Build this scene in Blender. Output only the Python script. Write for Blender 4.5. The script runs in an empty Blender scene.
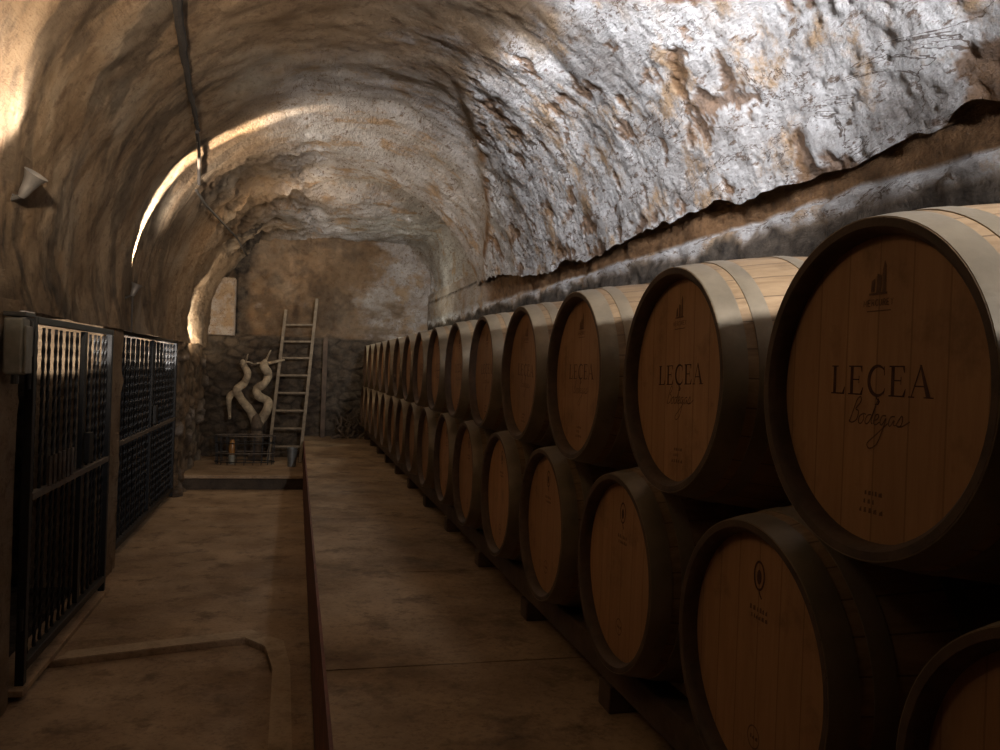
import bpy, bmesh, math, random
from mathutils import Vector, Matrix, noise as N
random.seed(7)
PI = math.pi
sin, cos = math.sin, math.cos
C = bpy.context.scene.collection
EYE = 1.62                       # camera height over the walkway
YAW, PITCH, ROLL, F = math.radians(14.0057), math.radians(.3125), math.radians(2.085), 815.6

# ------------------------------------------------------------------ helpers
class MB:
    def __init__(s): s.v = []; s.f = []
    def add(s, vs, fs):
        k = len(s.v); s.v += [tuple(p) for p in vs]; s.f += [tuple(i + k for i in f) for f in fs]; return s
    def box(s, x0, x1, y0, y1, z0, z1):
        return s.add([(x, y, z) for x in (x0, x1) for y in (y0, y1) for z in (z0, z1)],
                     [(0,1,3,2),(4,6,7,5),(0,4,5,1),(2,3,7,6),(0,2,6,4),(1,5,7,3)])
    def tube(s, pts, r, n=8, cap=True):
        pts = [Vector(p) for p in pts]; rs = r if isinstance(r, (list, tuple)) else [r] * len(pts)
        vs = []; fs = []; ref = None
        for i, p in enumerate(pts):
            t = (pts[min(i+1, len(pts)-1)] - pts[max(i-1, 0)]).normalized()
            if ref is None: ref = Vector((0,0,1)) if abs(t.z) < .9 else Vector((1,0,0))
            a = t.cross(ref).normalized(); b = a.cross(t).normalized(); ref = b
            vs += [p + (a*cos(2*PI*k/n) + b*sin(2*PI*k/n)) * rs[i] for k in range(n)]
        for i in range(len(pts)-1):
            for k in range(n): fs.append((i*n+k, i*n+(k+1)%n, (i+1)*n+(k+1)%n, (i+1)*n+k))
        if cap: fs += [tuple(range(n-1, -1, -1)), tuple((len(pts)-1)*n+k for k in range(n))]
        return s.add(vs, fs)
    def lathe(s, prof, n=64, closed=False):          # profile (x, r) turned about the x axis
        m = len(prof); vs = []; fs = []
        for k in range(n):
            a = 2*PI*k/n
            vs += [(x, r*cos(a), r*sin(a)) for x, r in prof]
        for k in range(n):
            q = (k+1) % n
            for i in range(m if closed else m-1):
                j = (i+1) % m
                fs.append((k*m+i, q*m+i, q*m+j, k*m+j))
        return s.add(vs, fs)
    def prism(s, poly, z0, z1):
        n = len(poly)
        return s.add([(x, y, z0) for x, y in poly] + [(x, y, z1) for x, y in poly],
                     [tuple(range(n-1, -1, -1)), tuple(range(n, 2*n))] + [(i, (i+1)%n, n+(i+1)%n, n+i) for i in range(n)])
    def mesh(s, name):
        me = bpy.data.meshes.new(name); me.from_pydata(s.v, [], s.f); me.update(); return me
    def build(s, name, mat, parent=None, smooth=False, bevel=0, loc=None):
        me = s.mesh(name)
        o = bpy.data.objects.new(name, me); C.objects.link(o); me.materials.append(mat)
        if smooth:
            for p in me.polygons: p.use_smooth = True
            try:
                bm = bmesh.new(); bm.from_mesh(me)
                for e in bm.edges:
                    if len(e.link_faces) == 2 and e.calc_face_angle(0) > math.radians(40): e.smooth = False
                bm.to_mesh(me); bm.free()
            except Exception: pass
        if bevel:
            b = o.modifiers.new('bevel', 'BEVEL'); b.width = bevel; b.segments = 2; b.limit_method = 'ANGLE'
        if parent: o.parent = parent
        if loc: o.location = loc
        return o

def tag(o, label=None, cat=None, group=None, kind=None):
    if label: o['label'] = label
    if cat: o['category'] = cat
    if group: o['group'] = group
    if kind: o['kind'] = kind
    return o
def empty(name, loc=(0,0,0), rz=0):
    o = bpy.data.objects.new(name, None); C.objects.link(o); o.location = loc; o.rotation_euler = (0,0,rz); return o
def dup(root, loc, rot):
    r = root.copy(); C.objects.link(r); r.location = loc; r.rotation_euler = rot
    for ch in list(root.children):
        c = ch.copy(); C.objects.link(c); c.parent = r
        for g in list(ch.children):
            d = g.copy(); C.objects.link(d); d.parent = c
    return r
def at(x, y, Y):                                   # a survey point of the place: sight line of the camera at distance Y
    dx, dy = x-500, y-375
    c, s = cos(ROLL), sin(ROLL)
    a, b = dx*c + dy*s, -dx*s + dy*c               # undo roll
    v = Vector((a, -b, F))                         # x right, z up, forward
    up = v.y*cos(PITCH) - v.z*sin(PITCH); fw = v.z*cos(PITCH) + v.y*sin(PITCH)
    X = v.x*cos(YAW) + fw*sin(YAW); W = -v.x*sin(YAW) + fw*cos(YAW)
    t = Y / W
    return Vector((X*t, Y, up*t + EYE))
def fbm(p, o=4, h=.6): return N.fractal(p, h, 2.1, o)

# ------------------------------------------------------------------ materials
def new(name):
    m = bpy.data.materials.new(name); m.use_nodes = True
    nt = m.node_tree; b = nt.nodes['Principled BSDF']; return m, nt, b
def nd(nt, t, **k):
    n = nt.nodes.new(t)
    for a, v in k.items():
        if a.startswith('i_'): n.inputs[a[2:].replace('_', ' ')].default_value = v
        else: setattr(n, a, v)
    return n
def mixc(nt, fac, a, b, mode='MIX'):
    m = nd(nt, 'ShaderNodeMix', data_type='RGBA', blend_type=mode)
    for s, v in ((0, fac), (6, a), (7, b)):
        if isinstance(v, bpy.types.NodeSocket): nt.links.new(v, m.inputs[s])
        elif isinstance(v, (int, float)): m.inputs[s].default_value = v
        else: m.inputs[s].default_value = (*v, 1)
    return m.outputs[2]
def coords(nt, scale=(1,1,1), src='Object'):
    t = nd(nt, 'ShaderNodeTexCoord'); mp = nd(nt, 'ShaderNodeMapping'); mp.inputs['Scale'].default_value = scale
    nt.links.new(t.outputs[src], mp.inputs[0]); return mp.outputs[0]
def noi(nt, vec, scale, detail=6, rough=.6, lo=.4, hi=.6, dist=0):
    n = nd(nt, 'ShaderNodeTexNoise'); n.inputs['Scale'].default_value = scale; n.inputs['Detail'].default_value = detail
    n.inputs['Roughness'].default_value = rough; n.inputs['Distortion'].default_value = dist
    nt.links.new(vec, n.inputs['Vector'])
    r = nd(nt, 'ShaderNodeMapRange'); r.inputs[1].default_value = lo; r.inputs[2].default_value = hi
    nt.links.new(n.outputs['Fac'], r.inputs[0]); return r.outputs[0]
def bump(nt, b, h, strength=.5, dist=.02):
    n = nd(nt, 'ShaderNodeBump'); n.inputs['Strength'].default_value = strength; n.inputs['Distance'].default_value = dist
    nt.links.new(h, n.inputs['Height']); nt.links.new(n.outputs[0], b.inputs['Normal'])
def math_(nt, op, a, b=None):
    m = nd(nt, 'ShaderNodeMath', operation=op)
    for i, v in enumerate((a, b)):
        if v is None: continue
        if isinstance(v, bpy.types.NodeSocket): nt.links.new(v, m.inputs[i])
        else: m.inputs[i].default_value = v
    return m.outputs[0]
def simple(name, col, rough=.6, metal=0, var=.35, scale=12, bstr=.2):
    m, nt, b = new(name); v = coords(nt)
    f = noi(nt, v, scale, 5, .6, .3, .7)
    c = mixc(nt, f, tuple(x*(1-var) for x in col), tuple(min(1, x*(1+var)) for x in col))
    nt.links.new(c, b.inputs['Base Color']); b.inputs['Roughness'].default_value = rough; b.inputs['Metallic'].default_value = metal
    bump(nt, b, noi(nt, v, scale*6, 4, .6, .2, .8), bstr, .004); return m

def rock_mat(name='cave_rock'):
    m, nt, b = new(name); v = coords(nt)
    def attr(n): a = nd(nt, 'ShaderNodeAttribute'); a.attribute_name = n; return a.outputs['Fac']
    aw, ab, ad = attr('white'), attr('brown'), attr('dark')
    vs = coords(nt, (1, .36, 1))
    # tan lime plaster of the left side
    t = mixc(nt, noi(nt, v, 2.2, 8, .65, .35, .65), (.27,.175,.10), (.44,.315,.20))
    t = mixc(nt, noi(nt, v, 9, 6, .7, .52, .68), t, (.20,.125,.075))
    t = mixc(nt, math_(nt, 'MULTIPLY', noi(nt, v, 1.1, 6, .6, .5, .66), .6), t, (.40,.35,.28))
    # white limestone
    w = mixc(nt, noi(nt, vs, 5, 12, .8, .36, .60), (.30,.27,.25), (.72,.71,.71))
    w = mixc(nt, noi(nt, vs, 20, 7, .75, .55, .62), w, (.20,.15,.12))
    w = mixc(nt, noi(nt, v, 2.6, 9, .72, .52, .62), w, (.42,.29,.18))
    cr = nd(nt, 'ShaderNodeTexNoise'); cr.inputs['Scale'].default_value = 3.2; cr.inputs['Detail'].default_value = 6; cr.inputs['Roughness'].default_value = .62; cr.inputs['Distortion'].default_value = .8
    nt.links.new(vs, cr.inputs['Vector'])
    cl = math_(nt, 'LESS_THAN', math_(nt, 'ABSOLUTE', math_(nt, 'SUBTRACT', cr.outputs['Fac'], .5)), .0045)
    w = mixc(nt, math_(nt, 'MULTIPLY', cl, .8), w, (.10,.065,.045))
    c = mixc(nt, aw, t, w)
    br = mixc(nt, noi(nt, v, 11, 6, .7, .35, .65), (.11,.058,.025), (.26,.14,.065))
    c = mixc(nt, ab, c, br)
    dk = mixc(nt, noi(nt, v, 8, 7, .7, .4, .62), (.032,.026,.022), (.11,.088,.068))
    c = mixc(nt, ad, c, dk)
    # scuffs and cavities
    c = mixc(nt, math_(nt, 'MULTIPLY', noi(nt, v, 30, 5, .75, .55, .7), .55), c, (.10,.07,.05))
    nt.links.new(c, b.inputs['Base Color']); b.inputs['Roughness'].default_value = .95
    b.inputs['Specular IOR Level'].default_value = .15
    h = math_(nt, 'ADD', noi(nt, vs, 22, 10, .75, .2, .8), math_(nt, 'MULTIPLY', noi(nt, v, 60, 6, .7, .2, .8), .35))
    bump(nt, b, h, 1, .05); return m
ROCK = rock_mat()

def floor_mat(name, c0, c1, c2):
    m, nt, b = new(name); v = coords(nt)
    c = mixc(nt, noi(nt, v, 1.3, 9, .68, .38, .62), c0, c1)
    c = mixc(nt, noi(nt, v, 4.5, 7, .7, .52, .7), c, c2)
    c = mixc(nt, math_(nt, 'MULTIPLY', noi(nt, v, 45, 4, .7, .5, .75), .5), c, tuple(x*.5 for x in c2))
    nt.links.new(c, b.inputs['Base Color'])
    r = nd(nt, 'ShaderNodeMapRange'); r.inputs[3].default_value = .55; r.inputs[4].default_value = .9
    nt.links.new(noi(nt, v, 3, 5, .6, .3, .7), r.inputs[0]); nt.links.new(r.outputs[0], b.inputs['Roughness'])
    b.inputs['Specular IOR Level'].default_value = .25
    bump(nt, b, noi(nt, v, 25, 8, .7, .2, .8), .35, .012); return m
FLOOR = floor_mat('walkway_concrete', (.26,.17,.10), (.47,.33,.205), (.15,.095,.055))
PLAT = floor_mat('platform_concrete', (.20,.135,.08), (.42,.30,.185), (.11,.07,.043))
RED = simple('red_painted_edge', (.15,.05,.035), .7, 0, .4, 9)

def wood_mat(name, kind):
    m, nt, b = new(name)
    t = nd(nt, 'ShaderNodeTexCoord'); sx = nd(nt, 'ShaderNodeSeparateXYZ'); nt.links.new(t.outputs['Object'], sx.inputs[0])
    oi = nd(nt, 'ShaderNodeObjectInfo')
    if kind == 'head':
        u = math_(nt, 'MULTIPLY', sx.outputs[1], 12.5); sc = (14, 14, 1.6)
        c0, c1, line = (.34,.18,.085), (.43,.245,.12), (.22,.115,.05)
    else:
        a = math_(nt, 'ARCTAN2', sx.outputs[1], sx.outputs[2]); u = math_(nt, 'MULTIPLY', a, 28/(2*PI)); sc = (1.4, 16, 16)
        c0, c1, line = (.20,.125,.065), (.35,.235,.13), (.06,.035,.02)
    ui = math_(nt, 'FLOOR', u); fr = math_(nt, 'FRACT', u)
    wn = nd(nt, 'ShaderNodeTexWhiteNoise', noise_dimensions='2D')
    cb = nd(nt, 'ShaderNodeCombineXYZ'); nt.links.new(ui, cb.inputs[0]); nt.links.new(oi.outputs['Random'], cb.inputs[1])
    nt.links.new(cb.outputs[0], wn.inputs['Vector'])
    mp = nd(nt, 'ShaderNodeMapping'); mp.inputs['Scale'].default_value = sc; nt.links.new(t.outputs['Object'], mp.inputs[0])
    ad = nd(nt, 'ShaderNodeVectorMath', operation='ADD'); nt.links.new(mp.outputs[0], ad.inputs[0])
    rr = nd(nt, 'ShaderNodeVectorMath', operation='SCALE'); nt.links.new(wn.outputs['Color'], rr.inputs[0]); rr.inputs['Scale'].default_value = 9
    nt.links.new(rr.outputs[0], ad.inputs[1])
    g = noi(nt, ad.outputs[0], 3, 8, .65, .3, .7, .6)
    c = mixc(nt, g, c0, c1)
    c = mixc(nt, math_(nt, 'MULTIPLY', wn.outputs['Value'], .22 if kind == 'head' else .3), c, tuple(x*.62 for x in c0))
    edge = math_(nt, 'LESS_THAN', math_(nt, 'ABSOLUTE', math_(nt, 'SUBTRACT', fr, .5)), .475)
    c = mixc(nt, math_(nt, 'MULTIPLY', math_(nt, 'SUBTRACT', 1, edge), .7), c, line)
    # stains
    v = ad.outputs[0]; vo = nd(nt, 'ShaderNodeVectorMath', operation='ADD'); nt.links.new(t.outputs['Object'], vo.inputs[0])
    cb2 = nd(nt, 'ShaderNodeCombineXYZ'); nt.links.new(math_(nt, 'MULTIPLY', oi.outputs['Random'], 37), cb2.inputs[0]); nt.links.new(cb2.outputs[0], vo.inputs[1])
    c = mixc(nt, math_(nt, 'MULTIPLY', noi(nt, vo.outputs[0], 7, 6, .65, .55, .72), .55), c, tuple(x*.35 for x in c0))
    # each barrel has its own tone
    tone = nd(nt, 'ShaderNodeMapRange'); tone.inputs[3].default_value = .82; tone.inputs[4].default_value = 1.12
    nt.links.new(oi.outputs['Random'], tone.inputs[0])
    hs = nd(nt, 'ShaderNodeHueSaturation'); nt.links.new(c, hs.inputs['Color']); nt.links.new(tone.outputs[0], hs.inputs['Value'])
    nt.links.new(hs.outputs[0], b.inputs['Base Color'])
    b.inputs['Roughness'].default_value = .6 if kind == 'head' else .55
    b.inputs['Specular IOR Level'].default_value = .3
    h = math_(nt, 'ADD', math_(nt, 'MULTIPLY', g, .3), edge); bump(nt, b, h, .35, .003)
    return m
STAVE = wood_mat('oak_staves', 'stave'); HEAD = wood_mat('oak_head', 'head')
CHIME = simple('stained_stave_ends', (.085,.052,.032), .7, 0, .4, 14)
HOOP = simple('galvanised_hoop', (.25,.20,.135), .45, .4, .22, 9, .15)
INK = simple('burnt_brand_mark', (.085,.035,.020), .8, 0, .3, 60)
INK2 = simple('faint_brand_mark', (.15,.075,.038), .8, 0, .3, 60)
IRON = simple('black_iron', (.012,.011,.011), .5, .2, .4, 25)
IRON2 = simple('worn_grey_iron', (.13,.105,.085), .5, .3, .4, 20)
BEAM = simple('dark_timber_rail', (.085,.055,.035), .8, 0, .45, 7, .5)
LADDER = simple('weathered_ladder_wood', (.20,.155,.105), .8, 0, .35, 15)
VINE = simple('pale_vine_bark', (.38,.30,.20), .9, 0, .35, 18, .8)
BARK = simple('dark_vine_bark', (.11,.08,.055), .9, 0, .4, 14, .8)
STEEL = simple('brushed_lamp_steel', (.36,.34,.32), .35, .8, .2, 15)
LAMPBLK = simple('lamp_black', (.05,.045,.04), .5, .4, .3, 15)
BOXM = simple('aged_white_plastic', (.24,.225,.18), .55, 0, .25, 14)
CABLE = simple('black_cable', (.028,.022,.018), .8, 0, .3, 30)
ZINC = simple('dull_zinc', (.20,.20,.19), .5, .6, .3, 12)
AMBER = simple('amber_glass', (.30,.14,.04), .3, 0, .3, 20)
def emit(name, col, s):
    m, nt, b = new(name); b.inputs['Base Color'].default_value = (*col, 1); b.inputs['Emission Color'].default_value = (*col, 1)
    b.inputs['Emission Strength'].default_value = s; return m
LENS = emit('lit_lamp_lens', (1,.82,.58), 6)

# ------------------------------------------------------------------ vault, walls
VX, VZ, VR = .36, .42 + EYE, 1.65
def smooth(a, b, x):
    t = max(0, min(1, (x-a)/(b-a))); return t*t*(3-2*t)
def groin(Y):                                      # angle over which the crown of the white rock ends
    w = .07*N.noise(Vector((Y*1.3, 3, 1))) + .03*N.noise(Vector((Y*6, 9, 1)))
    if Y < 5.4: return math.radians(46 + 21*smooth(2.6, 5.2, Y)) + w*1.6
    return math.radians(67.5 - (Y-5.4)/(8.8-5.4)*50) + w*.5
def vault():
    y0, y1, ny = -3.5, 12.95, 900
    aL, aR = PI - math.asin(-.22/VR), math.asin(.42/VR)
    ns = 320
    vs = []; fs = []; W = []; B = []; D = []
    for i in range(ny+1):
        # finer rows near the camera's view
        Y = y0 + 5.2*i/60 if i < 60 else 1.7 + (y1-1.7)*(i-60)/(ny-60)
        lip = .035*N.noise(Vector((Y*2.1, 1.5, 0))) + .02*N.noise(Vector((Y*9, 4.5, 0)))
        lift = .13*smooth(6.3, 8.6, Y)
        aR2 = aR + lip + lift*.5
        gr = groin(Y)
        for j in range(ns+1):
            a = aR2 + (aL-aR2)*j/ns
            fq = smooth(8.9, 10.4, Y); rr = VR
            if fq > 0 and a < PI/2:
                ex = 2 + 4*fq; rr = VR*(1/((abs(cos(a))**ex + abs(sin(a))**ex)**(1/ex)))
            P = Vector((VX + rr*cos(a), Y, VZ + rr*sin(a)))
            lim = EYE + 1.90 + .3*(1-fq)
            if fq > 0 and P.z > lim: P.z = lim + (P.z-lim)*(1-fq)
            white = smooth(gr+.05, gr-.05, a + .05*N.noise(P*5)) if Y > 5.2 else smooth(gr+.18, gr-.16, a + .30*fbm(P*1.7+Vector((3,1,7)), 5))
            if Y > 9.6: white *= 1-smooth(9.6, 10.4, Y)*.6
            big = fbm(P*1.1, 3)
            q = Vector((P.x*3.2, P.y*1.6, P.z*3.2))
            r1 = fbm(q*1.2, 5); r2 = abs(fbm(q*2.4+Vector((9,2,4)), 4))
            chip = max(0, fbm(P*4.4+Vector((20,0,0)), 4) - .25)
            farr = smooth(8.5, 10.5, Y)
            dis = .030*big + .006*fbm(P*6, 3) + white*(.003*r1 - .002*r2 + .028*chip - .007*abs(fbm(Vector((P.x*16, P.y*9, P.z*16)), 4)) + .006*smooth(.28, .45, fbm(P*9+Vector((0,30,0)), 3))) + farr*(.045*fbm(P*2.2, 4))
            if Y > 5.2 and a > gr: dis += .035*smooth(gr, gr+.06, a)*smooth(5.2, 6.2, Y)*(1-smooth(1.35, 2.0, a))
            # eroded dark hollow left of the crown, behind the lit arch
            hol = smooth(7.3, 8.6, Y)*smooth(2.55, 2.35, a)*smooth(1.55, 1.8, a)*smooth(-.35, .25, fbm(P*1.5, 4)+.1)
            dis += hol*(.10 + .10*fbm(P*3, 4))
            n = Vector((cos(a), 0, sin(a)))
            vs.append(P + n*dis)
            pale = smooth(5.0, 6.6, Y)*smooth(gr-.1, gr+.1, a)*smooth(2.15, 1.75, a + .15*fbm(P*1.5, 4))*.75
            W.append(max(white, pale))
            brn = smooth(.34, .46, fbm(P*4.4+Vector((20,0,0)), 4))*.85*white
            edge = math.exp(-((a-gr)/.035)**2)*smooth(4.8, 5.6, Y)*smooth(-.1, .25, N.noise(P*4)) if Y < 9.4 else 0
            B.append(min(1, brn + edge))
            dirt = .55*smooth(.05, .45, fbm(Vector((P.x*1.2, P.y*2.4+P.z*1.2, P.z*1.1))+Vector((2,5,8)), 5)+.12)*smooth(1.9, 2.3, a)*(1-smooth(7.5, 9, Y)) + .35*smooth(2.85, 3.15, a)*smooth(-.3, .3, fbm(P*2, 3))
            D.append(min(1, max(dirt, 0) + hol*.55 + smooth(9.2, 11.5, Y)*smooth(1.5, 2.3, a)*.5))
    m = ns+1
    for i in range(ny):
        for j in range(ns): fs.append((i*m+j, (i+1)*m+j, (i+1)*m+j+1, i*m+j+1))
    return shell('ceiling', vs, fs, W, B, D)
def shell(name, vs, fs, W, B, D):
    me = bpy.data.meshes.new(name); me.from_pydata([tuple(v) for v in vs], [], fs)
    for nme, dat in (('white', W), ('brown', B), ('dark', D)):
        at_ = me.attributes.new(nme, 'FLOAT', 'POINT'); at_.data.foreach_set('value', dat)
    me.polygons.foreach_set('use_smooth', [True]*len(me.polygons)); me.update()
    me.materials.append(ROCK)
    o = bpy.data.objects.new(name, me); C.objects.link(o); o['kind'] = 'structure'; return o
def rubble(u, v, s=4.2, seed=0):                   # 0 in joints, up to 1 on stone faces
    d, pts = N.voronoi(Vector((u*s*.75 + .15*N.noise(Vector((u*3, v*3, seed))), v*s*1.25, seed)), distance_metric='DISTANCE', exponent=2.5)
    return smooth(0, .28, d[1]-d[0]), N.cell(pts[0]*7.3)
def sheet(name, o, U, V, nu, nv, fn):
    """rough wall: origin o, spans U, V; fn(p, su, sv) -> (offset vector, white, brown, dark)"""
    vs = []; fs = []; W = []; B = []; D = []
    o, U, V = Vector(o), Vector(U), Vector(V)
    for i in range(nu+1):
        for j in range(nv+1):
            p = o + U*(i/nu) + V*(j/nv)
            off, w, b, d = fn(p, i/nu, j/nv)
            vs.append(p + off); W.append(w); B.append(b); D.append(d)
    m = nv+1
    for i in range(nu):
        for j in range(nv): fs.append((i*m+j, (i+1)*m+j, (i+1)*m+j+1, i*m+j+1))
    return shell(name, vs, fs, W, B, D)

vault()

def wall_right():
    # section from the lip of the vault: recess top, recess back, ledge, wall down
    sec = [(1.99, 2.60), (2.015, 2.54), (2.025, 2.44), (2.03, 2.38), (2.035, 2.33), (2.03, 2.31), (2.01, 2.30), (1.99, 2.29), (1.98, 2.27)]
    z = 2.27
    while z > .5: z -= .03; sec.append((1.99, z))
    # resample the upper part
    pts = []
    for k in range(len(sec)-1):
        a, b = sec[k], sec[k+1]; n = max(1, int(math.hypot(b[0]-a[0], b[1]-a[1])/.022))
        for q in range(n): pts.append((a[0]+(b[0]-a[0])*q/n, a[1]+(b[1]-a[1])*q/n))
    pts.append(sec[-1])
    y0, y1, ny = -3.5, 12.95, 560
    vs = []; fs = []; W = []; B = []; D = []
    for i in range(ny+1):
        Y = y0 + (y1-y0)*i/ny
        led = .035 + .014*N.noise(Vector((Y*1.7, 5, 2))) + .012*N.noise(Vector((Y*7, 5, 2)))
        lift = .17*smooth(6.3, 8.6, Y)
        for x, z in pts:
            p = Vector((x, Y, z)); inrec = z > 2.31
            zz = z + (led if z < 2.44 else lift)
            if 2.31 < z <= 2.44: zz = z + led + (lift)*(z-2.31)/.13
            q = Vector((x*3, Y*1.6, zz*3))
            d = .02*fbm(q*1.5, 4) + .012*fbm(q*5, 3)
            if not inrec:
                r, c = rubble(Y, z, 3.0, 2); d += .02*(1-r)
            en = smooth(8.6, 9.0, Y + .3*N.noise(p*3)); x2 = x + (1.99-x)*en*(z > 2.27)
            vs.append(Vector((x2 + d, Y, zz)))
            w = 0 if inrec else smooth(-.25, .1, fbm(p*2.3+Vector((0,7,0)), 4)+ .6*smooth(2.18, 2.28, z))
            if not inrec: w *= .05 + .95*smooth(2.22, 2.27, z + .07*fbm(p*3, 3))
            W.append(w + (.45-w)*en*inrec); B.append((1-en) if inrec else 0); D.append(0 if inrec else (1-w))
    m = len(pts)
    for i in range(ny):
        for j in range(m-1): fs.append((i*m+j, (i+1)*m+j, (i+1)*m+j+1, i*m+j+1))
    shell('wall_right', vs, fs, W, B, D)
wall_right()

def back(p, u, v):
    z = p.z
    low = smooth(1.62+.42, 1.62+.38, z)
    r, c = rubble(p.x, z, 6.6, 5)
    off = -low*(.07 + .05*r*(.5+c)) + .05*fbm(p*2, 4)*(1-low) + .015*fbm(p*9, 3)
    pale = (1-low)*smooth(-.1, .5, .5*fbm(Vector((p.x*1.6, 0, z*3.4))+Vector((4,0,2)), 5) + .9*smooth(.4, 1.7, p.x) - .35)
    brown = (1-low)*(1-pale)*.45
    dark = low*(.72 + .2*(1-r)) + (1-low)*(.45*(1-pale)*smooth(-.2, .3, fbm(p*1.8, 4)) + .8*smooth(-1.05, -.9, p.x)*smooth(-.62, -.8, p.x + .1*N.noise(p*4)))  # strip beside the corner block: a void's shade painted as dark colour
    return Vector((0, off, 0)), pale*.55, brown, min(1, dark)
sheet('wall_back', (-1.6, 12.85, -.1), (3.8, 0, 0), (0, 0, 4.1), 190, 210, back)

def pier_fn(sgn, rub, seed=0, dk=0):
    def fn(p, u, v):
        r, c = rubble(p.y+p.x, p.z, 4.6, seed)
        d = rub*.055*r*(.5+c) + .025*fbm(p*1.6, 4) + .008*fbm(p*8, 3)
        return sgn*d, rub*.45*(c > .55)*r, 0, min(1, dk + rub*.6*(1-r) + rub*.2)
    return fn
def pier(name, y0, y1, x0, rub, seed, zt=1.86, depth=.45, dk=0, lid=True):
    """a wall stub between openings: front face and the two returns as one sheet"""
    nz = int(zt/.03); path = []
    n1 = int(depth/.03); n2 = max(2, int((y1-y0)/.03))
    for k in range(n1): path.append((Vector((x0-depth+depth*k/n1, y0, 0)), Vector((0,-1,0))))
    for k in range(n2): path.append((Vector((x0, y0+(y1-y0)*k/n2, 0)), Vector((1,0,0))))
    for k in range(n1+1): path.append((Vector((x0-depth*k/n1, y1, 0)), Vector((0,1,0))))
    vs = []; fs = []; W = []; B = []; D = []
    for q, (p, n) in enumerate(path):
        for j in range(nz+1):
            pp = p + Vector((0, 0, -.06 + (zt+.06)*j/nz))
            off, w, b, d = pier_fn(Vector((1,0,0)) if n.x else n, rub, seed, dk)(pp, 0, 0)
            if not n.x: off = off*.3
            vs.append(pp + off); W.append(w); B.append(b); D.append(d)
    m = nz+1
    for i in range(len(path)-1):
        for j in range(nz): fs.append((i*m+j, (i+1)*m+j, (i+1)*m+j+1, i*m+j+1))
    return shell(name, vs, fs, W, B, D)
pier('wall_left', -3.5, 4.22, -1.255, 0, 1)
pier('wall_left_middle', 6.10, 6.76, -1.30, 0, 2)
pier('wall_left_far', 10.14, 12.95, -1.33, 1, 3, zt=1.9)

def alcove(name, y0, y1):
    zt = 2.45; xf, xb = -1.42, -2.75
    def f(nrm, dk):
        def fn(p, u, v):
            hi = smooth(1.35, 1.6, p.z); return Vector(nrm)*(.05*fbm(p*1.7, 4) + .015*fbm(p*7, 3)), .35, 0, dk + (1-dk)*(1-hi) - .35*hi*dk  # lower alcove walls dark: their shadow is painted into the colour
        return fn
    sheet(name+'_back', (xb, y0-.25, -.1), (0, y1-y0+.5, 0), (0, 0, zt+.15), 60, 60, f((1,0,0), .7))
    sheet(name+'_floor', (xb, y0-.2, .035), (xf-xb+.02, 0, 0), (0, y1-y0+.4, 0), 30, 40, f((0,0,.2), 1))  # added dark sheet, paints the unlit alcove floor
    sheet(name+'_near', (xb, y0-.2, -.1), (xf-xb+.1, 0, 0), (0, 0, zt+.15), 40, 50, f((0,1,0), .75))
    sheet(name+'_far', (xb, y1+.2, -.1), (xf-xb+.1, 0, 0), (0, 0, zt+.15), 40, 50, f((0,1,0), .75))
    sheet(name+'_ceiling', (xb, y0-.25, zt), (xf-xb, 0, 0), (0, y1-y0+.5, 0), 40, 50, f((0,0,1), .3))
alcove('wall_alcove', 4.3, 6.0)
alcove('wall_alcove_far', 6.95, 10.0)

# floors
b = MB().box(-2.8, .13, -3.5, 12.9, -.30, -.035); fl = b.build('floor', FLOOR); tag(fl, kind='structure')
EX = .128
out = [(-1.6, 12.9), (-1.6, 4.73), (-1.19, 4.73), (-.24, 4.97), (-.12, 4.80), (-.07, 4.45), (-.045, 1.0), (-.045, -3.5), (EX, -3.5), (EX, 12.9)]
w = MB().prism(out[::-1], -.037, 0).build('floor_slab', FLOOR, bevel=.008); tag(w, kind='structure')
PALE = floor_mat('pale_kerb_concrete', (.42,.31,.20), (.54,.41,.27), (.30,.21,.13))
edge = out[1:8]; inn = [(-1.6, 4.87), (-1.15, 4.87), (-.21, 5.11), (-.02, 4.88), (.02, 4.48), (.075, 1.0), (.075, -3.5)]
k = MB()
for i in range(1, 6):
    if i == 5: continue
    k.prism([edge[i], edge[i+1], inn[i+1], inn[i]][::-1] if False else [inn[i], inn[i+1], edge[i+1], edge[i]][::-1], .0, .006)
tag(k.build('trim_kerb', PALE), kind='structure')
RISER_SHADE = floor_mat('shaded_riser_stone', (.06,.042,.028), (.12,.085,.055), (.04,.028,.018))  # the step riser's shade is put into its dark colour
tag(MB().box(-1.45, EX, 10.76, 10.90, -.05, .145).build('trim_step_riser', RISER_SHADE), kind='structure')
s = MB().box(-1.45, EX, 10.68, 12.95, .147, .19).build('floor_step', FLOOR, bevel=.008); tag(s, kind='structure')  # overhang added so the riser falls in shade
PZ = EYE - 1.10
# raised barrel platform: slabs with narrow joints between them
joints = [-3.5, 1.55, 2.98, 4.36, 5.98, 8.0, 10.3, 12.95]
pb = MB()
for k in range(len(joints)-1):
    pb.box(EX+.012, 2.25, joints[k]+.006, joints[k+1]-.006, PZ-.14, PZ)
pb.box(EX+.012, 2.25, -3.5, 12.95, -.1, PZ-.02)
o = pb.build('floor_platform', PLAT); tag(o, kind='structure')
o = MB().box(EX, EX+.0115, -3.5, 11.9, 0, PZ-.001).build('trim_platform_edge', RED); tag(o, kind='structure')

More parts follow.
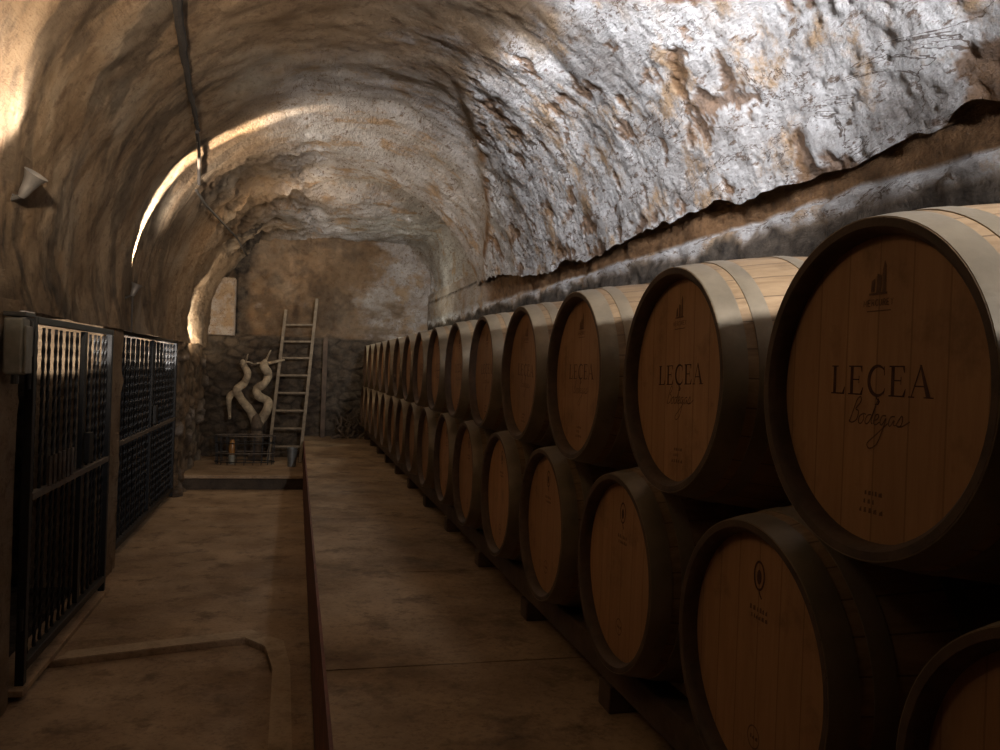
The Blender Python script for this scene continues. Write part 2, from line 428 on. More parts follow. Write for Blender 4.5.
# ------------------------------------------------------------------ barrels
RB, RH, LB = .3465, .29, .95
def rad(u): return RB - (RB-RH)*(abs(u)/(LB/2))**2.0
def arc(cx, cy, r, a0, a1, n=12, ry=None):
    ry = r if ry is None else ry
    return [(cx + r*cos(a0+(a1-a0)*k/n), cy + ry*sin(a0+(a1-a0)*k/n)) for k in range(n+1)]
class Print:                                       # flat marks on the head, drawn in (u, v): u to the reader's right
    def __init__(s): s.m = MB()
    def poly(s, pts):
        n = len(pts); s.m.add([(0, -u, v) for u, v in pts], [tuple(range(n))]); return s
    def stroke(s, pts, w):
        ws = w if isinstance(w, list) else [w]*len(pts); L = []; R = []
        for i, (x, y) in enumerate(pts):
            x0, y0 = pts[max(0, i-1)]; x1, y1 = pts[min(len(pts)-1, i+1)]
            d = math.hypot(x1-x0, y1-y0) or 1; nx, ny = -(y1-y0)/d, (x1-x0)/d
            L.append((x+nx*ws[i]/2, y+ny*ws[i]/2)); R.append((x-nx*ws[i]/2, y-ny*ws[i]/2))
        for i in range(len(pts)-1): s.poly([L[i], L[i+1], R[i+1], R[i]])
        return s
def serif_word(pr, x, y, h):
    def R(x0, y0, x1, y1): pr.poly([(x+x0*h, y+y0*h), (x+x1*h, y+y0*h), (x+x1*h, y+y1*h), (x+x0*h, y+y1*h)])
    def P(*p): pr.poly([(x+a*h, y+b_*h) for a, b_ in p])
    # L
    R(.10,0,.25,1); R(0,.96,.36,1); R(0,0,.7,.045); P((.58,0),(.70,0),(.74,.26),(.71,.26))
    x += .92*h
    for _ in range(1):
        R(.10,0,.25,1); R(0,0,.72,.045); R(0,.955,.70,1); P((.6,1),(.70,1),(.70,.78),(.67,.78)); P((.60,0),(.72,0),(.77,.26),(.74,.26))
        R(.2,.50,.55,.545); R(.53,.40,.56,.65)
    x += .98*h
    # C with cedilla
    pts = arc(.50, .5, .43, math.radians(48), math.radians(318), 28, .49)
    pr.stroke([(x+a*h, y+b_*h) for a, b_ in pts], [h*(.05 + .11*max(0, sin((k/28)*PI))**1.2) for k in range(29)])
    P((.76,.98),(.80,.98),(.82,.68),(.79,.68)); P((.77,.02),(.80,.06),(.86,.27),(.82,.25))
    ced = [(.5,.02),(.47,-.10),(.55,-.12),(.60,-.19),(.55,-.28),(.40,-.29)]
    pr.stroke([(x+a*h, y+b_*h) for a, b_ in ced], [h*.05, h*.05, h*.07, h*.08, h*.06, h*.03])
    x += 1.02*h
    R(.10,0,.25,1); R(0,0,.72,.045); R(0,.955,.70,1); P((.6,1),(.70,1),(.70,.78),(.67,.78)); P((.60,0),(.72,0),(.77,.26),(.74,.26))
    R(.2,.50,.55,.545); R(.53,.40,.56,.65)
    x += .90*h
    # A
    P((.08,0),(.13,0),(.50,.96),(.47,1.02)); P((.44,1.03),(.52,1.03),(.93,0),(.74,0)); R(.22,.34,.72,.385)
    R(-.02,0,.25,.04); R(.64,0,1.05,.04)
def script_word(pr, x, y, h):                      # handwriting: "Bodegas"
    S = {'B': [(.05,0),(.2,.7),(.28,1.0),(.45,1.12),(.52,.9),(.30,.6),(.50,.5),(.48,.15),(.2,0),(.0,.1)],
         'o': [(.25,.42),(.05,.3),(.05,.05),(.22,0),(.34,.2),(.25,.42),(.42,.38)],
         'd': [(.32,.4),(.1,.35),(.02,.1),(.15,0),(.32,.2),(.55,1.1),(.38,.2),(.5,.02)],
         'e': [(.02,.15),(.25,.25),(.25,.42),(.08,.38),(.05,.08),(.2,0),(.38,.12)],
         'g': [(.32,.4),(.1,.38),(.04,.12),(.18,.02),(.34,.3),(.26,-.3),(.10,-.8),(-.25,-1.0),(-.45,-.8),(-.05,-.42),(.5,.1)],
         'a': [(.32,.4),(.1,.36),(.04,.1),(.16,0),(.32,.25),(.34,.05),(.48,.06)],
         's': [(.0,.08),(.2,.45),(.3,.2),(.2,0),(.0,.06),(.3,.02),(.7,.25)]}
    for ch, ad in (('B',.58),('o',.42),('d',.5),('e',.38),('g',.5),('a',.48),('s',.5)):
        pts = S[ch]; sm = []
        for i in range(len(pts)-1):
            p0, p1, p2, p3 = pts[max(0,i-1)], pts[i], pts[i+1], pts[min(len(pts)-1,i+2)]
            for q in range(4):
                t = q/4
                sm.append(tuple(.5*((2*p1[k])+(p2[k]-p0[k])*t+(2*p0[k]-5*p1[k]+4*p2[k]-p3[k])*t*t+(3*p1[k]-p0[k]-3*p2[k]+p3[k])*t**3) for k in (0,1)))
        sm.append(pts[-1])
        pr.stroke([(x+(a+.25*b_)*h, y+b_*h) for a, b_ in sm], .055*h); x += ad*h
def small_word(pr, x, y, h, word):
    """plain capitals from straight strokes, centred on x"""
    G = {'M': [[(0,0),(0,1),(.35,.3),(.7,1),(.7,0)]], 'E': [[(.5,0),(0,0),(0,1),(.5,1)],[(0,.5),(.4,.5)]],
         'R': [[(0,0),(0,1),(.4,1),(.5,.75),(.4,.5),(0,.5)],[(.25,.5),(.55,0)]], 'C': [[(.55,.85),(.3,1),(.05,.8),(0,.5),(.05,.2),(.3,0),(.55,.15)]],
         'U': [[(0,1),(0,.2),(.25,0),(.5,.2),(.5,1)]], 'Y': [[(0,1),(.28,.5),(.56,1)],[(.28,.5),(.28,0)]]}
    W = sum(.85 if c != 'M' else 1.0 for c in word)*h; x -= W/2
    for c in word:
        for st in G[c]: pr.stroke([(x+a*h, y+b_*h) for a, b_ in st], .17*h)
        x += (.85 if c != 'M' else 1.0)*h
def blots(pr, rows, seed):                         # a stamp too worn to read
    rnd = random.Random(seed)
    for (x0, x1, y, h) in rows:
        x = x0
        while x < x1:
            w_ = rnd.uniform(.004, .010); pr.poly([(x, y), (x+w_, y), (x+w_*.9, y+h), (x+w_*.1, y+h*rnd.uniform(.5,1))]); x += w_ + rnd.uniform(.002, .006)

UC, LC = RB, RB                                    # centre height over the barrel's base
def make_barrel(kind):
    root = empty('wine_barrel')                    # origin: the barrel's centre; front face towards -x
    H = LB/2; prof = []
    nseg = 24
    outer = [(-H + LB*k/nseg, rad(-H + LB*k/nseg)) for k in range(nseg+1)]
    th = .024
    # outside, front chime, front inner wall, back likewise
    prof = [(-H+.05, RH-th-.002), (-H+.012, RH-th)] + [(-H+.001, RH-.014)] + outer + [(H-.001, RH-.014), (H-.012, RH-th), (H-.05, RH-th-.002)]
    m = MB().lathe(prof, 72)
    st = m.build('staves', STAVE, root, True)
    st.data.materials.append(CHIME)
    for p in st.data.polygons:
        if abs(p.center.x) > H-.0505 and math.hypot(p.center.y, p.center.z) < RH-.004 : p.material_index = 1
    for sg, nm in ((-1, 'head'), (1, 'head')):
        x = sg*(H-.036)
        n = 72; r = RH-th-.001
        hm = MB(); hm.add([(x, r*cos(2*PI*k/n), r*sin(2*PI*k/n)) for k in range(n)] + [(x-sg*.018, r*cos(2*PI*k/n), r*sin(2*PI*k/n)) for k in range(n)],
               [tuple(range(n)), tuple(range(2*n-1, n-1, -1))] + [(k, (k+1)%n, n+(k+1)%n, n+k) for k in range(n)])
        hd = hm.build(nm, HEAD, root)
        if sg < 0: front = hd
    for u0, u1 in ((-H+.001, -H+.057), (-H+.082, -H+.125), (-H+.262, -H+.302), (H-.302, H-.262), (H-.125, H-.082), (H-.057, H-.001)):
        t = .0022
        pr = [(u0, rad(u0)-.0005), (u0, rad(u0)+t)] + [(u0+(u1-u0)*k/4, rad(u0+(u1-u0)*k/4)+t+.0008*sin(PI*k/4)) for k in (1,2,3)] + [(u1, rad(u1)+t), (u1, rad(u1)-.0005)]
        MB().lathe(pr, 72).build('hoop', HOOP, root, True)
    # bung on the belly's top
    bg = MB(); n = 16
    bg.add([(.024*cos(2*PI*k/n), .024*sin(2*PI*k/n), RB-.004) for k in range(n)] + [(.020*cos(2*PI*k/n), .020*sin(2*PI*k/n), RB+.016) for k in range(n)],
           [tuple(range(n, 2*n)), tuple(range(n-1, -1, -1))] + [(k, (k+1)%n, n+(k+1)%n, n+k) for k in range(n)])
    # prints sit in a frame 0.6 mm in front of the head
    px_ = -(H-.036)-.0008
    def put(pr, name, mat, label=None):
        o = pr.m.build(name, mat, front); o.location = (px_, 0, 0)
        if label: o['label'] = label
    if kind == 'upper':
        p = Print(); serif_word(p, -.120, -.012, .052); put(p, 'lettering', INK, 'large dark serif lettering')
        p = Print(); script_word(p, -.068, -.062, .042); put(p, 'script_lettering', INK2, 'faint handwritten word under the large lettering')
        p = Print()
        p.poly([(-.022,.168),(-.012,.168),(-.012,.192),(-.020,.188)]); p.poly([(-.008,.166),(.004,.166),(.004,.196),(-.006,.200)]); p.poly([(.007,.166),(.016,.166),(.016,.212),(.011,.222),(.007,.205)])
        p.poly([(-.026,.163),(.020,.163),(.020,.167),(-.026,.167)])
        small_word(p, 0, .144, .011, 'MERCUREY')
        p.poly([(-.03,.134),(.03,.134),(.03,.136),(-.03,.136)])
        put(p, 'cooper_mark', INK2, 'small dark tower mark with tiny capitals')
        p = Print(); blots(p, [(-.018,.022,-.185,.008), (-.020,.010,-.200,.008), (-.030,.026,-.216,.009)], 3); put(p, 'stamp', INK2, 'worn three-line stamp')
    else:
        p = Print(); p.stroke(arc(0, .175, .019, 0, 2*PI, 20, .030), .005)
        p.poly(arc(0, .172, .009, 0, 2*PI, 12, .016)); p.stroke([(0,.146),(.006,.134),(.012,.128)], .004)
        put(p, 'leaf_mark', INK, 'dark oval mark with a curled stem')
        p = Print(); blots(p, [(-.032,.036,.098,.011), (-.026,.03,.082,.009)], 5)
        put(p, 'stamp', INK2, 'worn two-line stamp'); p = Print()
        p.stroke(arc(0, -.170, .022, 0, 2*PI, 20, .024), .003); blots(p, [(-.012,.012,-.174,.009)], 8)
        put(p, 'round_stamp', INK2, 'worn round stamp')
    return root
XF = .937
cx = XF + LB/2
UZ, LZ = EYE - .0079, EYE - .5926
ordn = ['nearest', 'second', 'third', 'fourth', 'fifth', 'sixth', 'seventh', 'eighth', 'ninth', 'tenth', 'eleventh', 'twelfth', 'thirteenth', 'fourteenth', 'fifteenth', 'sixteenth']
rnd = random.Random(4)
proto = make_barrel('upper')
ups = [proto]
for i in list(range(15)) + [-1, -2]:
    loc = (cx + rnd.uniform(-.006, .006)*(i > 1), 1.2115 + .75*i, UZ); rot = (rnd.uniform(-.05, .05)*(i > 0), 0, 0)
    o = proto if i == 0 else dup(proto, loc, rot)
    o.location = loc; o.rotation_euler = rot
    lab = ('nearest barrel of the upper row, largest in view, dark lettering clear on its brown head' if i == 0 else
           'second barrel from the camera in the upper row, lettering readable on a tall oval head' if i == 1 else
           'farthest barrel of the upper row, a thin sliver beside the back wall' if i == 14 else
           'oak barrel of the upper row beside the camera, beyond the right edge' if i == -1 else
           'oak barrel of the upper row behind the camera' if i == -2 else
           f'oak barrel, {ordn[i]} from the camera in the upper row')
    tag(o, lab, 'barrel', 'oak barrels in the upper row')
proto = make_barrel('lower')
for i in list(range(16)) + [-1, -2]:
    loc = (cx + rnd.uniform(-.006, .006)*(i > 2), 1.5487 + .75*(i-1), LZ); rot = (rnd.uniform(-.05, .05)*(i > 2), 0, 0)
    o = proto if i == 0 else dup(proto, loc, rot)
    o.location = loc; o.rotation_euler = rot
    lab = ('nearest lower-row barrel, cut off by the bottom right corner' if i == 0 else
           'second barrel of the lower row, dark round-marked head below the nearest upper barrel' if i == 1 else
           'third barrel of the lower row, reddish brown head with a leaf-like mark' if i == 2 else
           'farthest barrel of the lower row, a thin sliver beside the back wall' if i == 15 else
           'oak barrel of the lower row beside the camera, beyond the right edge' if i == -1 else
           'oak barrel of the lower row behind the camera' if i == -2 else
           f'oak barrel, {ordn[i]} from the camera in the lower row')
    tag(o, lab, 'barrel', 'oak barrels in the lower row')
# two long timber rails on short blocks carry the lower row
railtop = LZ - rad(LB/2-.13) - .003
for x, lab in ((XF+.09, 'dark timber rail under the front of the lower barrels'), (XF+LB-.18, 'dark timber rail under the back of the lower barrels, by the wall')):
    r = empty('barrel_rail', (x, 0, PZ))
    tag(r, lab, 'rail', 'timber rails under the barrels')
    MB().box(0, .09, -1.9, 12.5, railtop-PZ-.10, railtop-PZ).build('beam', BEAM, r, bevel=.008)
    y = -1.41
    while y < 12.4:
        MB().box(-.01, .10, y-.05, y+.05, 0, railtop-PZ-.101).build('block', BEAM, r, bevel=.006); y += .98

# ------------------------------------------------------------------ gates
def twisted(h, r=.0068, pitch=.07, z0=0):
    n = int(h/.0117); vs = []; fs = []
    for i in range(n+1):
        z = z0 + h*i/n; a0 = 2*PI*z/pitch/4*1.0
        vs += [(r*1.35*cos(a0+k*PI/2), r*1.35*sin(a0+k*PI/2), z) for k in range(4)]
    for i in range(n):
        for k in range(4): fs.append((i*4+k, i*4+(k+1)%4, (i+1)*4+(k+1)%4, (i+1)*4+k))
    fs += [(3,2,1,0), tuple(n*4+k for k in range(4))]
    return vs, fs
def gate(name, x, y0, y1, zt, label, stile, tw):
    g = empty(name, (x, y0, 0)); L = y1-y0
    tag(g, label, 'gate', 'black iron gates along the left wall')
    fr = MB().box(-.02, .02, 0, .045, .03, zt).box(-.02, .02, L-.045, L, .03, zt).box(-.02, .02, .045, L-.045, zt-.035, zt).box(-.02, .02, .045, L-.045, .09, .135)
    fr.build('frame', IRON, g, bevel=.003)
    MB().box(-.012, .022, .046, L-.046, .91, .945).build('crossbar', IRON2, g, bevel=.003)
    vs, fs = twisted(zt-.20); m = MB().add(vs, fs); proto_bar = None
    n = int(L/.105)
    for k in range(1, n):
        y = L*k/n
        if abs(y-stile*L) < .07: continue
        if proto_bar is None: bb = proto_bar = m.build('bar', IRON, g)
        else: bb = proto_bar.copy(); C.objects.link(bb)
        bb.parent = g; bb.location = (-.004 if k % 2 else 0, y, .15)
    MB().box(-.018, .010, stile*L-.03, stile*L+.03, .14, zt-.04).build('stile', IRON, g, bevel=.003)
    MB().box(.024, .055, stile*L-.05, stile*L+.05, .98, 1.16).build('lock_plate', IRON, g, bevel=.004)
    for z in (.35, 1.5): MB().tube([(0, -.012, z-.05), (0, -.012, z+.05)], .014, 10).build('hinge', IRON, g)
    if tw:
        k = MB()
        for q in range(6): k.tube([(.026, .30+q*.085, .945), (.026, .30+q*.085, 1.10)], .010, 8)
        k.build('short_spikes', IRON2, g)
    return g
gate('iron_gate', -1.235, 4.31, 6.03, 1.80, 'black barred iron gate at the left edge, under the white junction box', .60, True)
gate('iron_gate', -1.36, 6.84, 10.05, 1.83, 'farther black barred iron gate, beside the rubble stone pier', .52, False)
o = MB().box(-1.45, -1.20, 4.25, 6.09, 0, .03).build('trim_threshold', FLOOR, bevel=.004); tag(o, kind='structure')

# junction box on the near pier
jb = empty('junction_box', at(19, 345, 4.0)); tag(jb, 'aged white plastic junction box on the wall at the left edge, above the gate', 'electrical box')
jb.location.x = -1.19
MB().box(-.05, .03, -.05, .05, -.13, .12).build('housing', BOXM, jb, bevel=.012)
MB().box(.031, .042, -.045, .045, -.125, .085).build('lid', BOXM, jb, bevel=.006)
MB().box(-.05, .035, .052, .08, -.05, .11).build('side_switch', LAMPBLK, jb, bevel=.004)
MB().box(-.05, .04, -.055, .08, .125, .145).build('top_bracket', LAMPBLK, jb, bevel=.003)
MB().tube([(0,-.04,-.13), (0,-.04,-.17)], .016, 10).build('gland', LAMPBLK, jb)

# lamps on the left side of the vault
def aim(o, d): o.rotation_euler = Vector(d).to_track_quat('Z', 'Y').to_euler()
def spot_housing(loc, d, label, scale=1, wallx=-1.3):
    r = empty('wall_spotlight', loc); tag(r, label, 'lamp', 'steel spotlights on the left wall'); aim(r, d); r.scale = (scale,)*3
    bm = MB(); n = 24
    prof = [(0, .014), (.02, .022), (.05, .026), (.09, .036), (.12, .050), (.125, .054), (.118, .045), (.09, .030)]
    vs = [(rr*cos(2*PI*k/n), rr*sin(2*PI*k/n), z) for k in range(n) for z, rr in prof]; m = len(prof)
    bm.add(vs, [(k*m+i, ((k+1)%n)*m+i, ((k+1)%n)*m+i+1, k*m+i+1) for k in range(n) for i in range(m-1)]); bm.add([(.014*cos(2*PI*k/n), .014*sin(2*PI*k/n), 0) for k in range(n)], [tuple(range(n-1,-1,-1))])
    bm.build('shade', STEEL, r, True)
    MB().add([(.030*cos(2*PI*k/n), .030*sin(2*PI*k/n), .091) for k in range(n)], [tuple(range(n))]).build('lens', LENS, r)
    inv = r.matrix_basis.to_3x3().inverted()
    w = inv @ Vector((wallx-loc[0], 0, -.02))
    MB().tube([(0,0,.008), tuple(w*.5+Vector((0,0,-.02))), tuple(w)], .011, 8).build('arm', LAMPBLK, r)
    return r
L1 = at(21, 197, 4.1)
spot_housing(L1, Vector((.35, -.12, .55)), 'conical steel spotlight at the upper left edge of the vault', 1.0, L1.x-.14)
L2 = at(132, 296, 6.7)
spot_housing(L2, Vector((.33, .0, .9)), 'small steel spotlight between the gates, throwing the bright arc', .8, L2.x-.12)

def onvault(x, y, lift=.0):                        # where a sight line meets the vault
    a = at(x, y, 1.0); a = Vector((a.x, 1.0, a.z-EYE)); c = Vector((VX, VZ-EYE))
    A = a.x**2+a.z**2; Bq = -2*(a.x*c.x+a.z*c.y); Cq = c.x**2+c.y**2-(VR-lift)**2
    t = (-Bq+math.sqrt(Bq*Bq-4*A*Cq))/(2*A); return Vector((a.x*t, t, a.z*t+EYE))
# cables
key = [onvault(x, y, .012) for x, y in ((150,-230),(172,-60),(177,0),(180,25),(184,55),(189,85),(194,110),(198,130))]
pts = [key[i].lerp(key[i+1], q/8) for i in range(7) for q in range(8)] + [key[-1]]
o = MB().tube([p + Vector((.006*N.noise(p*9), 0, 0)) for p in pts], [(.030-.016*i/56)*(1+.35*N.noise(p*16)) for i, p in enumerate(pts)], 8).build('conduit', CABLE, smooth=True); tag(o, 'thick dark conduit running along the vault towards the bright arc', 'cable')
pts = [onvault(x, y, .05) for x, y in ((197,132),(199,150),(199,170),(199,184))]
o = MB().tube(pts, .013, 10).build('pipe_stub', CABLE, smooth=True); tag(o, 'short pipe stub crossing the bright arc with a pale end', 'pipe')
pts = [onvault(x, y, .03) for x, y in ((196,190),(206,205),(222,222),(237,238),(247,256))]
o = MB().tube(pts, .012, 8).build('cable', CABLE, smooth=True); tag(o, 'thin dark cable running down from the pipe stub to the back', 'cable')
pts = [at(x, y, 6.65) + Vector((.0,0,0)) for x, y in ((127,297),(123,315),(119,332))]
o = MB().tube([(-1.22, p.y, p.z) for p in pts], .007, 6).build('cable', CABLE, smooth=True); tag(o, 'thin black cable dropping from the small spotlight between the gates', 'cable')
pts = [at(x, y, 4.1) for x, y in ((-30,178),(0,184),(12,192),(20,197))]
o = MB().tube([(p.x-.02, p.y, p.z) for p in pts], .009, 6).build('cable', CABLE, smooth=True); tag(o, 'black cable feeding the conical spotlight at the left edge', 'cable')

# ------------------------------------------------------------------ the far end
SZ = .19
def seg(mb, a, b_, w, d):
    a, b_ = Vector(a), Vector(b_); t = (b_-a).normalized(); s_ = Vector((1,0,0)); s_ = (s_ - t*s_.dot(t)).normalized(); n = t.cross(s_)
    mb.add([p + s_*i*w/2 + n*j*d/2 for p in (a, b_) for i in (-1,1) for j in (-1,1)], [(0,1,3,2),(4,6,7,5),(0,4,5,1),(2,3,7,6),(0,2,6,4),(1,5,7,3)])
lb, lt = at(268, 458, 12.05), at(286, 310, 12.55)
rb, rt = at(300, 458, 12.05), at(317, 299, 12.55)
lb.z = rb.z = SZ
la = empty('ladder', ((lb.x+rb.x)/2, lb.y, SZ)); tag(la, 'weathered wooden ladder leaning on the dark back wall', 'ladder')
def loc(p): return tuple(Vector(p) - Vector(la.location))
for a, b_ in ((lb, lt), (rb, rt)):
    m = MB(); seg(m, loc(a), loc(b_), .045, .06); m.build('rail', LADDER, la, bevel=.004)
for y in (325, 341.7, 358, 375, 392, 409, 426, 443):
    f = (458-y)/(458-310); p = lb.lerp(lt, f); q = rb.lerp(rt, (458-y)/(458-299))
    m = MB().tube([loc(p), loc(q)], .017, 8); m.build('rung', LADDER, la, True)

# old vine trunk standing in a wire basket
def wavy(pts, rs, Y):
    P = [at(x, y, Y) for x, y in pts]; out_ = []; ro = []
    for i in range(len(P)-1):
        p0, p1, p2, p3 = P[max(0,i-1)], P[i], P[i+1], P[min(len(P)-1,i+2)]
        for q in range(5):
            t = q/5
            out_.append(.5*((2*p1)+(p2-p0)*t+(2*p0-5*p1+4*p2-p3)*t*t+(3*p1-p0-3*p2+p3)*t**3)); ro.append((rs[i]+(rs[i+1]-rs[i])*t)*(1+.18*N.noise(out_[-1]*14)))
    out_.append(P[-1]); ro.append(rs[-1]); return out_, ro
v0 = at(255, 457, 12.2)
vt = empty('vine_trunk', (v0.x, 12.2, SZ)); tag(vt, 'old pale vine trunk with two twisting branches by the ladder', 'vine trunk')
def vine(name, pts, rs, Y=12.2):
    P, R = wavy(pts, rs, Y); P = [Vector(p)-Vector(vt.location) + Vector((0, .05*sin(i*.7), 0)) for i, p in enumerate(P)]
    MB().tube(P, R, 10).build(name, VINE, vt, True)
_V = VINE; VINE = BARK; vine('stump', [(255,457),(256,445),(257,432),(257,424),(256,416)], [.11,.09,.08,.085,.05]); VINE = _V
vine('branch', [(256,424),(250,410),(241,399),(237,390),(244,383),(248,374),(244,366),(243,361)], [.075,.06,.055,.06,.055,.05,.048,.03])
vine('branch', [(258,424),(266,412),(268,402),(259,396),(257,389),(265,383),(268,374),(264,366),(265,361)], [.075,.065,.06,.065,.062,.055,.055,.07,.03])
vine('twig', [(265,364),(259,363),(254,364),(248,362),(240,364)], [.014,.012,.010,.012,.012])
vine('twig', [(264,364),(268,356),(271,350)], [.022,.014,.006]); vine('twig', [(244,364),(247,358),(248,354)], [.020,.012,.006])
vine('twig', [(266,364),(274,362),(284,360)], [.030,.022,.016])
vine('twig', [(236,392),(230,396),(229,408),(230,418)], [.05,.045,.03,.02])

# wire basket: rings and uprights
wb = empty('wire_basket', (v0.x-.12, 11.85, SZ)); tag(wb, 'low dark wire basket on the step in front of the vine trunk', 'basket')
for z in (.04, .16, .30, .40):
    ring = [(.40*cos(2*PI*k/28), .17*sin(2*PI*k/28), z) for k in range(29)]; MB().tube(ring, .007, 6, False).build('hoop_wire', IRON2 if z in (.16,.40) else IRON, wb, True)
up = MB()
for k in range(20): a = 2*PI*k/20; up.tube([(.38*cos(a), .16*sin(a), 0), (.40*cos(a), .17*sin(a), .40)], .005, 5)
up.build('upright_wires', IRON, wb)
jr = empty('glass_jar', (wb.location.x-.17, 11.85, SZ)); tag(jr, 'small pale jar with amber glass inside the wire basket', 'jar')
n = 16
def turned(prof, n=16):
    m = len(prof); return MB().add([(r_*cos(2*PI*k/n), r_*sin(2*PI*k/n), z) for k in range(n) for z, r_ in prof], [(k*m+i, ((k+1)%n)*m+i, ((k+1)%n)*m+i+1, k*m+i+1) for k in range(n) for i in range(m-1)])
turned([(.001,0),(.001,.045),(.11,.048),(.13,.04),(.13,0)]).build('base', BOXM, jr, True)
turned([(.131,0),(.131,.04),(.20,.05),(.30,.04),(.34,.02),(.34,0)]).build('amber_body', AMBER, jr, True)

# zinc bucket at the platform's end
p = at(294, 464, 11.6)
bk = empty('zinc_bin', (p.x-.03, 11.6, SZ)); tag(bk, 'small dull zinc bin beside the platform corner at the ladder foot', 'bin')
turned([(.002,0),(.002,.055),(.25,.068),(.255,.074),(.26,.074),(.26,.064),(.02,.05),(.02,0)], 24).build('body', ZINC, bk, True)
turned([(.215,.070),(.215,.074),(.225,.074),(.225,.070)], 24).build('rim_band', ZINC, bk, True)

# timber post and dried roots against the back wall right of the ladder
a, b_ = at(322, 441, 12.55), at(320, 338, 12.55)
m = MB(); m.box(a.x-.035, a.x+.035, 12.5, 12.58, PZ, b_.z); o = m.build('timber_post', BEAM, bevel=.006); tag(o, 'dark upright timber post against the back wall right of the ladder', 'post')
rt_ = empty('dried_roots', (at(345, 440, 12.45).x, 12.45, PZ)); tag(rt_, 'tangle of dried vine roots heaped on the platform by the back wall', 'vine roots')
r2 = random.Random(12)
for k in range(9):
    x = r2.uniform(-.22, .25); P = [Vector((x, r2.uniform(-.08,.08), .0))]
    for q in range(7): P.append(P[-1] + Vector((r2.uniform(-.09,.09), r2.uniform(-.05,.05), r2.uniform(.02,.09))))
    MB().tube(P, [.028*(1-q/9) for q in range(8)], 7)  .build('root', BARK, rt_, True)

# plastered block in the left corner above the rubble wall
def blk():
    p0, p1 = at(203, 334, 12.5), at(235, 286, 12.5)
    vs = []; fs = []
    nx, nz = 14, 22; path = [(p0.x, 12.95)] + [(p0.x+(p1.x-p0.x)*k/nx, 12.5) for k in range(nx+1)] + [(p1.x, 12.95)]
    W = []; B = []; D = []
    for x, y in path:
        for j in range(nz+1):
            z = p0.z + (p1.z+.12-p0.z)*j/nz; P = Vector((x, y, z)); d = .04*fbm(P*4, 3)
            vs.append(P + Vector((0, d + .02*(j in (0,nz)), 0))); W.append(.45); B.append(0); D.append(0)
    m = nz+1
    for i in range(len(path)-1):
        for j in range(nz): fs.append((i*m+j, (i+1)*m+j, (i+1)*m+j+1, i*m+j+1))
    fs.append(tuple(i*m for i in range(len(path)))); fs.append(tuple(i*m+nz for i in range(len(path)-1, -1, -1)))
    shell('wall_block', vs, fs, W, B, D)
blk()

# ------------------------------------------------------------------ lights
def light(kind, loc, e, col, name, target=None, **k):
    d = bpy.data.lights.new(name, kind); d.energy = e; d.color = col
    for a, v in k.items(): setattr(d, a, v)
    o = bpy.data.objects.new(name, d); C.objects.link(o); o.location = loc
    if target is not None: o.rotation_euler = (Vector(target)-Vector(loc)).to_track_quat('-Z', 'Y').to_euler()
    return o
WARM = (1, .74, .48); COOL = (.94, .95, 1.0)
# fan beam of the small spotlight: grazes up the vault in one narrow band
def fan(loc, tgt, e, size, sy, blend, nm):
    o = light('SPOT', loc, e, (1,.80,.58), nm, None, spot_size=math.radians(size), spot_blend=blend, shadow_soft_size=.012)
    d = (Vector(tgt)-Vector(loc)).normalized(); z = -d; y = Vector((0,1,0)); y = (y - z*y.dot(z)).normalized(); x = y.cross(z)
    o.matrix_world = Matrix.Translation(Vector(loc)) @ Matrix((x, y, z)).transposed().to_4x4() @ Matrix.Diagonal((1, sy, 1, 1)); return o
fan(tuple(L2+Vector((.030, 0, .11))), tuple(L2+Vector((.28, .04, 1.1))), 1200, 64, .24, .85, 'vault_beam')
light('SPOT', tuple(L2+Vector((.13,.1,.18))), 240, (1,.87,.72), 'vault_beam_spill', (.4, 7.9, 3.7), spot_size=math.radians(95), spot_blend=1, shadow_soft_size=.02)
light('SPOT', tuple(L1+Vector((.19,-.05,.17))), 110, (1,.84,.66), 'near_beam', (-1.14, 3.30, 2.72), spot_size=math.radians(80), spot_blend=1, shadow_soft_size=.03)
light('SPOT', (-.72, 1.9, 2.45), 500, (1,.82,.62), 'left_vault_fill', (-1.2, 5.0, 3.25), spot_size=math.radians(70), spot_blend=1, shadow_soft_size=.05)  # unseen fill added to brighten the left vault
light('SPOT', (-1.0, .6, 2.35), 10, (1,.82,.62), 'left_vault_fill', (-.3, 2.2, 3.7), spot_size=math.radians(120), spot_blend=1, shadow_soft_size=.05)  # weak second fill, also added for the left vault
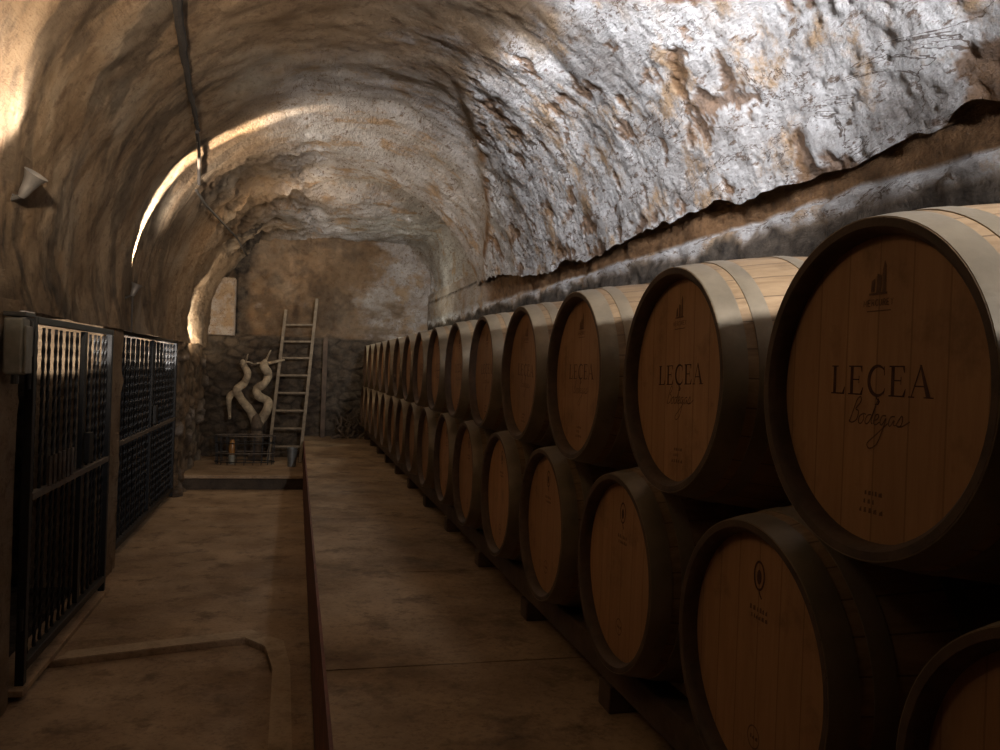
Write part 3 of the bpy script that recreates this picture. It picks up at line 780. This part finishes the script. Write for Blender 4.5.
# cool lamps above the barrels by the camera's shoulder, then added unseen fills
light('SPOT', (1.15, -.6, 2.62), 640, COOL, 'cool_flood', (1.95, 3.6, 2.75), spot_size=math.radians(78), spot_blend=.8, shadow_soft_size=.08)
light('SPOT', (1.15, .2, 2.75), 1300, COOL, 'cool_flood_far', (1.9, 7.5, 3.25), spot_size=math.radians(40), spot_blend=1, shadow_soft_size=.08)
light('SPOT', (.42, 2.5, 3.32), 330, COOL, 'cool_flood', (1.95, 3.9, 2.80), spot_size=math.radians(82), spot_blend=1, shadow_soft_size=.08)  # fill added near the crown to light the rock more frontally
light('SPOT', (.95, 3.8, 3.26), 240, COOL, 'cool_flood_far', (2.05, 7.4, 2.95), spot_size=math.radians(52), spot_blend=1, shadow_soft_size=.08)  # fill added under the vault for the far rock, no fixture
light('SPOT', (.35, .3, 2.95), 150, COOL, 'cool_flood', (1.75, 3.8, 3.45), spot_size=math.radians(58), spot_blend=1, shadow_soft_size=.10)  # added bounce fill for the white rock
light('POINT', (1.25, 11.3, 2.55), 16, (.95,.95,.80), 'end_lamp', shadow_soft_size=.05)
light('SPOT', (-1.08, 10.5, 1.8), 120, (1,.82,.60), 'pier_lamp', (-1.33, 11.5, 2.5), spot_size=math.radians(90), spot_blend=.5, shadow_soft_size=.03)
# alcove lamps behind the gates
light('SPOT', (-1.75, 5.0, 1.15), 190, (1,.93,.85), 'alcove_lamp', (-1.6, 6.1, 2.3), spot_size=math.radians(62), spot_blend=.25, shadow_soft_size=.03)
light('SPOT', (-1.85, 8.75, 1.1), 420, (1,.95,.9), 'alcove_lamp', (-1.7, 9.95, 2.35), spot_size=math.radians(62), spot_blend=.25, shadow_soft_size=.03)
# warm point fills added along the gangway, no fixtures there
light('POINT', (-.85, 1.5, 2.85), 6, WARM, 'gangway_fill', shadow_soft_size=.15)
light('POINT', (-.15, 9.6, 3.2), 22, WARM, 'gangway_fill', shadow_soft_size=.25)
light('POINT', (-.3, 11.6, 2.9), 4, WARM, 'gangway_fill', shadow_soft_size=.25)

w = bpy.data.worlds.new('world'); bpy.context.scene.world = w; w.use_nodes = True
w.node_tree.nodes['Background'].inputs[0].default_value = (1,.8,.6,1); w.node_tree.nodes['Background'].inputs[1].default_value = .012

# ------------------------------------------------------------------ camera
cd = bpy.data.cameras.new('camera'); cam = bpy.data.objects.new('camera', cd); C.objects.link(cam)
cd.sensor_width = 36; cd.lens = 36*F/1000; cd.clip_start = .05; cd.clip_end = 100
cam.matrix_world = Matrix.Translation((0,0,EYE)) @ Matrix.Rotation(-YAW, 4, 'Z') @ Matrix.Rotation(PI/2-PITCH, 4, 'X') @ Matrix.Rotation(ROLL, 4, 'Z')
sc = bpy.context.scene; sc.camera = cam
sc.view_settings.view_transform = 'Standard'; sc.view_settings.look = 'None'; sc.view_settings.gamma = 1
sc.view_settings.use_curve_mapping = False; sc.view_settings.exposure = 0
